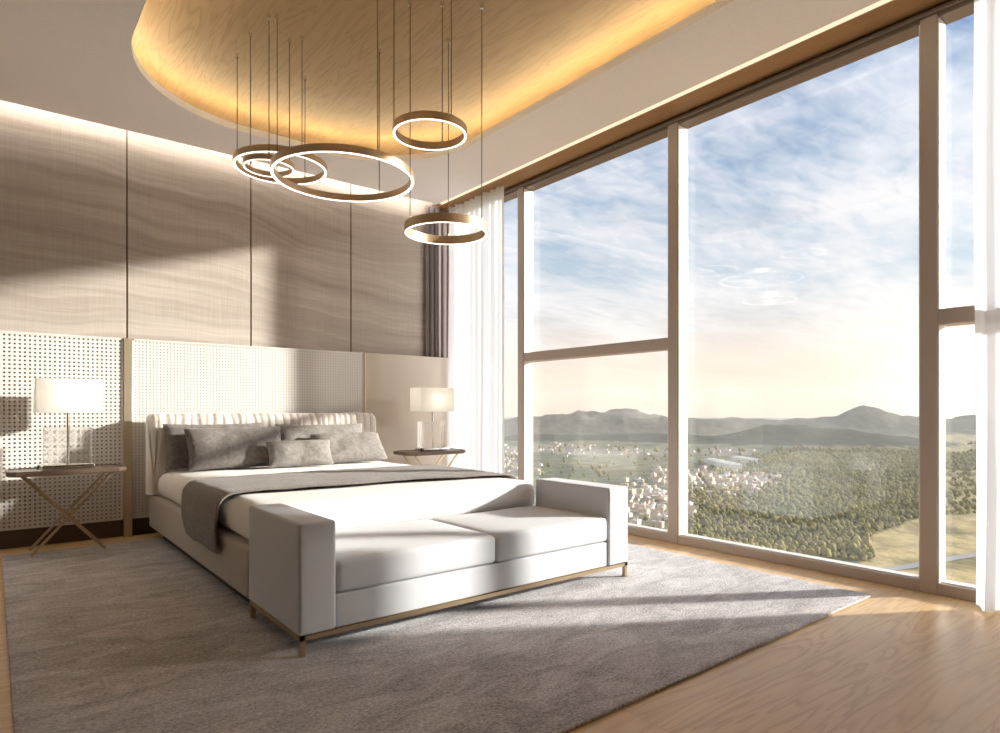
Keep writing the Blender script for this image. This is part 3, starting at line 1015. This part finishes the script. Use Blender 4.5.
# houses of the town
plain('house_wall', rgb(222, 208, 190), .8, var=.02)
plain('house_wall_warm', rgb(206, 184, 158), .8, var=.02)
plain('house_roof', rgb(196, 160, 130), .8, var=.05)
plain('house_roof_grey', rgb(170, 164, 158), .8, var=.05)
def house_mesh(w, l, h, rf, mats, flat=False):
    bm = NB()
    b = [bm.verts.new((sx * w / 2, sy * l / 2, z)) for z in (-2, h) for sx, sy in ((-1, -1), (1, -1), (1, 1), (-1, 1))]
    for k in range(4): bm.faces.new((b[k], b[(k + 1) % 4], b[4 + (k + 1) % 4], b[4 + k]))
    if flat:
        bm.faces.new(b[4:]).material_index = 0
        add_box(bm, (-w * .2, -l * .2, h), (w * .05, l * .05, h + 2), mi=1)
    else:
        e = .5
        r = [bm.verts.new(p) for p in ((-w / 2 - e, -l / 2 - e, h - .1), (w / 2 + e, -l / 2 - e, h - .1), (w / 2 + e, l / 2 + e, h - .1), (-w / 2 - e, l / 2 + e, h - .1), (0, -l / 2 - e, h + rf), (0, l / 2 + e, h + rf))]
        for q in ((0, 3, 5, 4), (1, 4, 5, 2), (0, 1, 2, 3)):
            bm.faces.new([r[i] for i in q]).material_index = 1
        for q in ((0, 4, 1), (3, 2, 5)):
            bm.faces.new([r[i] for i in q]).material_index = 0
    me = bpy.data.meshes.new('house')
    bmesh.ops.recalc_face_normals(bm, faces=bm.faces)
    bm.to_mesh(me); bm.free()
    for m in mats: me.materials.append(M[m])
    return me
HM = [house_mesh(9, 12, 5.5, 2.6, ('house_wall', 'house_roof')), house_mesh(8, 10, 5, 2.4, ('house_wall_warm', 'house_roof')), house_mesh(10, 15, 7, 0, ('house_wall', 'house_roof_grey'), True),
      house_mesh(11, 18, 9, 0, ('house_wall_warm', 'house_roof_grey'), True), house_mesh(9, 11, 5, 2.5, ('house_wall', 'house_roof_grey'))]
cnt = 0; tries = 0
while cnt < 285 and tries < 40000:
    tries += 1
    px = rt.uniform(500, 782); py = rt.uniform(444, 528)
    if rt.random() > town(px, py) ** 1.2 * (1 if py > 465 else .25): continue
    r = FPX * (1 - GZ) / (py - YH); p = ground_at(px, r)
    i = rt.randrange(5)
    s = rt.uniform(.85, 1.2) * .68
    if not free(p.x, p.y, 9.6 * s): continue
    o = bpy.data.objects.new('house', HM[i]); C.objects.link(o)
    o.location = (p.x, p.y, height(p.x, p.y)); o.scale = (s, s, s); o.rotation_euler = (0, 0, rt.choice((.3, .3 + PI / 2, .55, .1)))
    setp(o, 'small pale house in the valley town seen through the windows', 'house', 'houses of the valley town')
    cnt += 1

cand = []
tries = 0
while tries < 95000:
    tries += 1
    px = rt.uniform(560, 1010); py = 440 + 200 * rt.random() ** .95
    r = FPX * (1 - GZ) / (py - YH)
    p = ground_at(px, r)
    if rt.random() > forest(px, py, p.x, p.y): continue
    cand.append((r, px, p.x, p.y))
for _ in range(420):            # scattered trees among town and fields
    px = rt.uniform(500, 780); py = rt.uniform(446, 530)
    r = FPX * (1 - GZ) / (py - YH)
    p = ground_at(px, r)
    cand.append((r, px, p.x, p.y))
near, far = [], []
for r, px, x, y in cand:
    s = (1.5 + 2.3 * rt.random() ** 1.5) * (1.3 if r > 1100 else 1) * (1.35 if r > 1700 else 1)
    if free(x, y, s * 1.18):
        far.append((r, px, x, y, s))
far.sort()
seen = [q for q in far if q[1] > 684 and YH - FPX * (GZ - 1) / q[0] < 572]
near = seen[:290]
ns = set(near)
far = [q for q in far if q not in ns]
for i, (r, px, x, y, s) in enumerate(near):
    o = bpy.data.objects.new('tree', TM[i % 5])
    C.objects.link(o)
    o.location = (x, y, height(x, y)); o.scale = (s, s, s * rt.uniform(1.0, 1.4)); o.rotation_euler = (0, 0, rt.uniform(0, 6.3))
    setp(o, 'round leafy green tree at the near edge of the woodland below the windows', 'tree', 'woodland trees below the windows')
# remaining woodland as one mass
vs, fs = [], []
base = []
for s in range(5):
    b = crown(s * 3.7, sub=1)
    b.verts.ensure_lookup_table(); b.verts.index_update()
    base.append(([v.co.copy() for v in b.verts], [[v.index for v in f.verts] for f in b.faces]))
    b.free()
for i, (r, px, x, y, s) in enumerate(far):
    cv, cf = base[i % 5]
    a = rt.uniform(0, 6.3)
    ca_, sa_ = math.cos(a) * s, math.sin(a) * s
    z = height(x, y); o0 = len(vs); hz_ = s * rt.uniform(.95, 1.35)
    vs.extend((x + p.x * ca_ - p.y * sa_, y + p.x * sa_ + p.y * ca_, z + p.z * hz_) for p in cv)
    fs.extend([[q + o0 for q in f] for f in cf])
me = bpy.data.meshes.new('woodland'); me.from_pydata(vs, [], fs); me.materials.append(M['foliage']); me.shade_smooth()
o = bpy.data.objects.new('woodland', me); C.objects.link(o)
setp(o, 'dense green woodland spreading across the valley floor behind the nearer trees', 'forest', kind='stuff')
print('TREES', len(near), len(far))

# country road at the foot of the dry field
bm = NB()
pl = [(690, 588), (780, 583), (850, 575), (905, 568), (950, 560), (1000, 552), (1060, 548)]
pp = []
for px, py in pl:
    r = FPX * (1 - GZ) / (py - YH); p = ground_at(px, r)
    pp.append(V((p.x, p.y, 0)))
for i in range(len(pp) - 1):
    for s in range(8):
        a = pp[i].lerp(pp[i + 1], s / 8); b = pp[i].lerp(pp[i + 1], (s + 1) / 8)
        n_ = (b - a).normalized().cross(V((0, 0, 1))) * 4.5
        q = [a - n_, a + n_, b + n_, b - n_]
        bm.faces.new([bm.verts.new((c.x, c.y, height(c.x, c.y) + .6)) for c in q])
plain('road_grey', rgb(150, 146, 142), .8)
bmesh.ops.remove_doubles(bm, verts=bm.verts, dist=.5)
road = obj('road', bm, M['road_grey'], smooth=False); road['kind'] = 'structure'

# valley haze: a real volume of thin mist lying below eye level
HZ = True
if HZ:
    bm = NB()
    rr0, rr1 = 245, 9200
    pts = []
    for z in (GZ - 30, 260):
        for (r, n_, rev) in ((rr0, 10, False), (rr1, 10, True)):
            ks = range(n_ + 1)
            if rev: ks = reversed(list(ks))
            pts.append([bm.verts.new((r * math.cos(a0 + (a1 - a0) * k / n_), r * math.sin(a0 + (a1 - a0) * k / n_), z)) for k in ks])
    lo = pts[0] + pts[1]; hi = pts[2] + pts[3]
    bm.faces.new(lo); bm.faces.new(hi)
    L = len(lo)
    for i in range(L):
        bm.faces.new((lo[i], lo[(i + 1) % L], hi[(i + 1) % L], hi[i]))
    t = NT('haze')
    vs_ = t.n('ShaderNodeVolumeScatter', {'Color': (.95, .90, .84, 1), 'Density': 1.05e-4, 'Anisotropy': .1})
    t.t.links.new(vs_.outputs[0], t.out.inputs['Volume'])
    hz = obj('horizon_haze', bm, t.m, smooth=False)
    setp(hz, 'thin warm haze lying over the valley and in front of the mountains', 'haze', kind='stuff')

# ------------------------------------------------------------------ sky and sun
w = bpy.data.worlds.new('sky'); sc.world = w; w.use_nodes = True
nt = w.node_tree; nt.nodes.clear()
T = NT.__new__(NT); T.t = nt
wo = T.n('ShaderNodeOutputWorld')
tc = T.n('ShaderNodeTexCoord')
dirv = T.n('ShaderNodeVectorMath', {0: tc.outputs['Generated']}, operation='NORMALIZE').outputs[0]
sx = T.n('ShaderNodeSeparateXYZ', {0: dirv})
z = sx.outputs[2]
base = T.ramp(T.math('MULTIPLY', z, 1.8, True), [(0.0, rgb(248, 206, 160)), (.035 * 1.8, rgb(250, 216, 178)), (.09 * 1.8, rgb(236, 218, 206)), (.18 * 1.8, rgb(186, 204, 220)), (.30 * 1.8, rgb(142, 174, 206)), (.46 * 1.8, rgb(98, 138, 188))])
# high broken cloud
zc = T.math('ADD', T.math('MAXIMUM', z, 0.0), .10)
cv = T.n('ShaderNodeCombineXYZ', {0: T.math('DIVIDE', sx.outputs[0], zc), 1: T.math('DIVIDE', sx.outputs[1], zc), 2: 0.0}).outputs[0]
cmap = T.n('ShaderNodeMapping', {'Vector': cv, 'Rotation': (0, 0, .5), 'Scale': (1.0, 2.0, 1)}).outputs[0]
c1 = T.noise(cmap, 1.15, 3, .5, .3)
c2 = T.noise(cmap, 7.0, 6, .62, .35)
cf = T.math('ADD', T.math('MULTIPLY', c1.outputs[0], .62), T.math('MULTIPLY', c2.outputs[0], .38))
cm = T.ramp(cf, [(.36, (0, 0, 0)), (.60, (1, 1, 1))])
cm = T.math('MULTIPLY', cm, T.ramp(z, [(0.03, (0.15,) * 3), (.12, (.75,) * 3), (.35, (.85,) * 3)]))
ccol = T.ramp(T.math('MULTIPLY', z, 1.8, True), [(0.0, rgb(252, 226, 196)), (.2, rgb(240, 234, 232)), (.8, rgb(218, 222, 232))])
sky = T.mix(cm, base, T.mix(1.0, ccol, (1.14, 1.14, 1.14, 1), 'MULTIPLY'))
gd = V((1.172, .343, .012)).normalized()
dt = T.n('ShaderNodeVectorMath', {0: dirv, 1: gd}, operation='DOT_PRODUCT').outputs['Value']
dt = T.math('MAXIMUM', dt, 0.0)
sky = T.mix(1.0, sky, (.67, .67, .67, 1), 'MULTIPLY')
sdv = V((1.0, -.60, .288)).normalized()
ds = T.math('MAXIMUM', T.n('ShaderNodeVectorMath', {0: dirv, 1: sdv}, operation='DOT_PRODUCT').outputs['Value'], 0.0)
fill_lobe = T.math('MULTIPLY', T.math('POWER', ds, 9.0), 1.3)  # broad sky lobe outside the view, added to brighten the room
g1 = T.math('MULTIPLY', T.math('POWER', dt, 30.0), .06)
g2 = T.math('MULTIPLY', T.math('POWER', dt, 260.0), .50)
g3 = T.math('MULTIPLY', T.math('POWER', dt, 6000.0), 7.0)
glow = T.math('ADD', T.math('ADD', g1, g2), g3)
sky = T.mix(1.0, sky, T.mix(1.0, (1.0, .86, .56, 1), T.n('ShaderNodeCombineXYZ', {0: glow, 1: glow, 2: glow}).outputs[0], 'MULTIPLY'), 'ADD')
sky = T.mix(1.0, sky, T.mix(1.0, (.92, .97, 1.0, 1), T.n('ShaderNodeCombineXYZ', {0: fill_lobe, 1: fill_lobe, 2: fill_lobe}).outputs[0], 'MULTIPLY'), 'ADD')
bg = T.n('ShaderNodeBackground', {'Color': sky, 'Strength': 1.0})
nt.links.new(bg.outputs[0], wo.inputs[0])

sd = V((1.0, -.60, .308)).normalized()
L = bpy.data.lights.new('sun', 'SUN'); L.energy = 5.6; L.angle = math.radians(2.6); L.color = (1.0, .965, .90)
so = bpy.data.objects.new('sun', L); C.objects.link(so)
so.rotation_euler = sd.to_track_quat('Z', 'Y').to_euler()
so.location = sd * 30

# ------------------------------------------------------------------ camera
cd = bpy.data.cameras.new('camera'); cd.sensor_width = 36; cd.lens = 36 * FPX / 1000; cd.shift_y = (YH - 366.5) / 1000
cd.clip_start = .05; cd.clip_end = 30000
co = bpy.data.objects.new('camera', cd); C.objects.link(co)
co.location = (0, 0, 1.0); co.rotation_euler = (PI / 2, 0, -TH)
sc.camera = co
sc.view_settings.view_transform = 'Standard'
sc.view_settings.look = 'None'
sc.view_settings.gamma = 1
sc.view_settings.use_curve_mapping = False
sc.view_settings.exposure = 0.78
try:
    sc.cycles.use_denoising = True
except Exception:
    pass
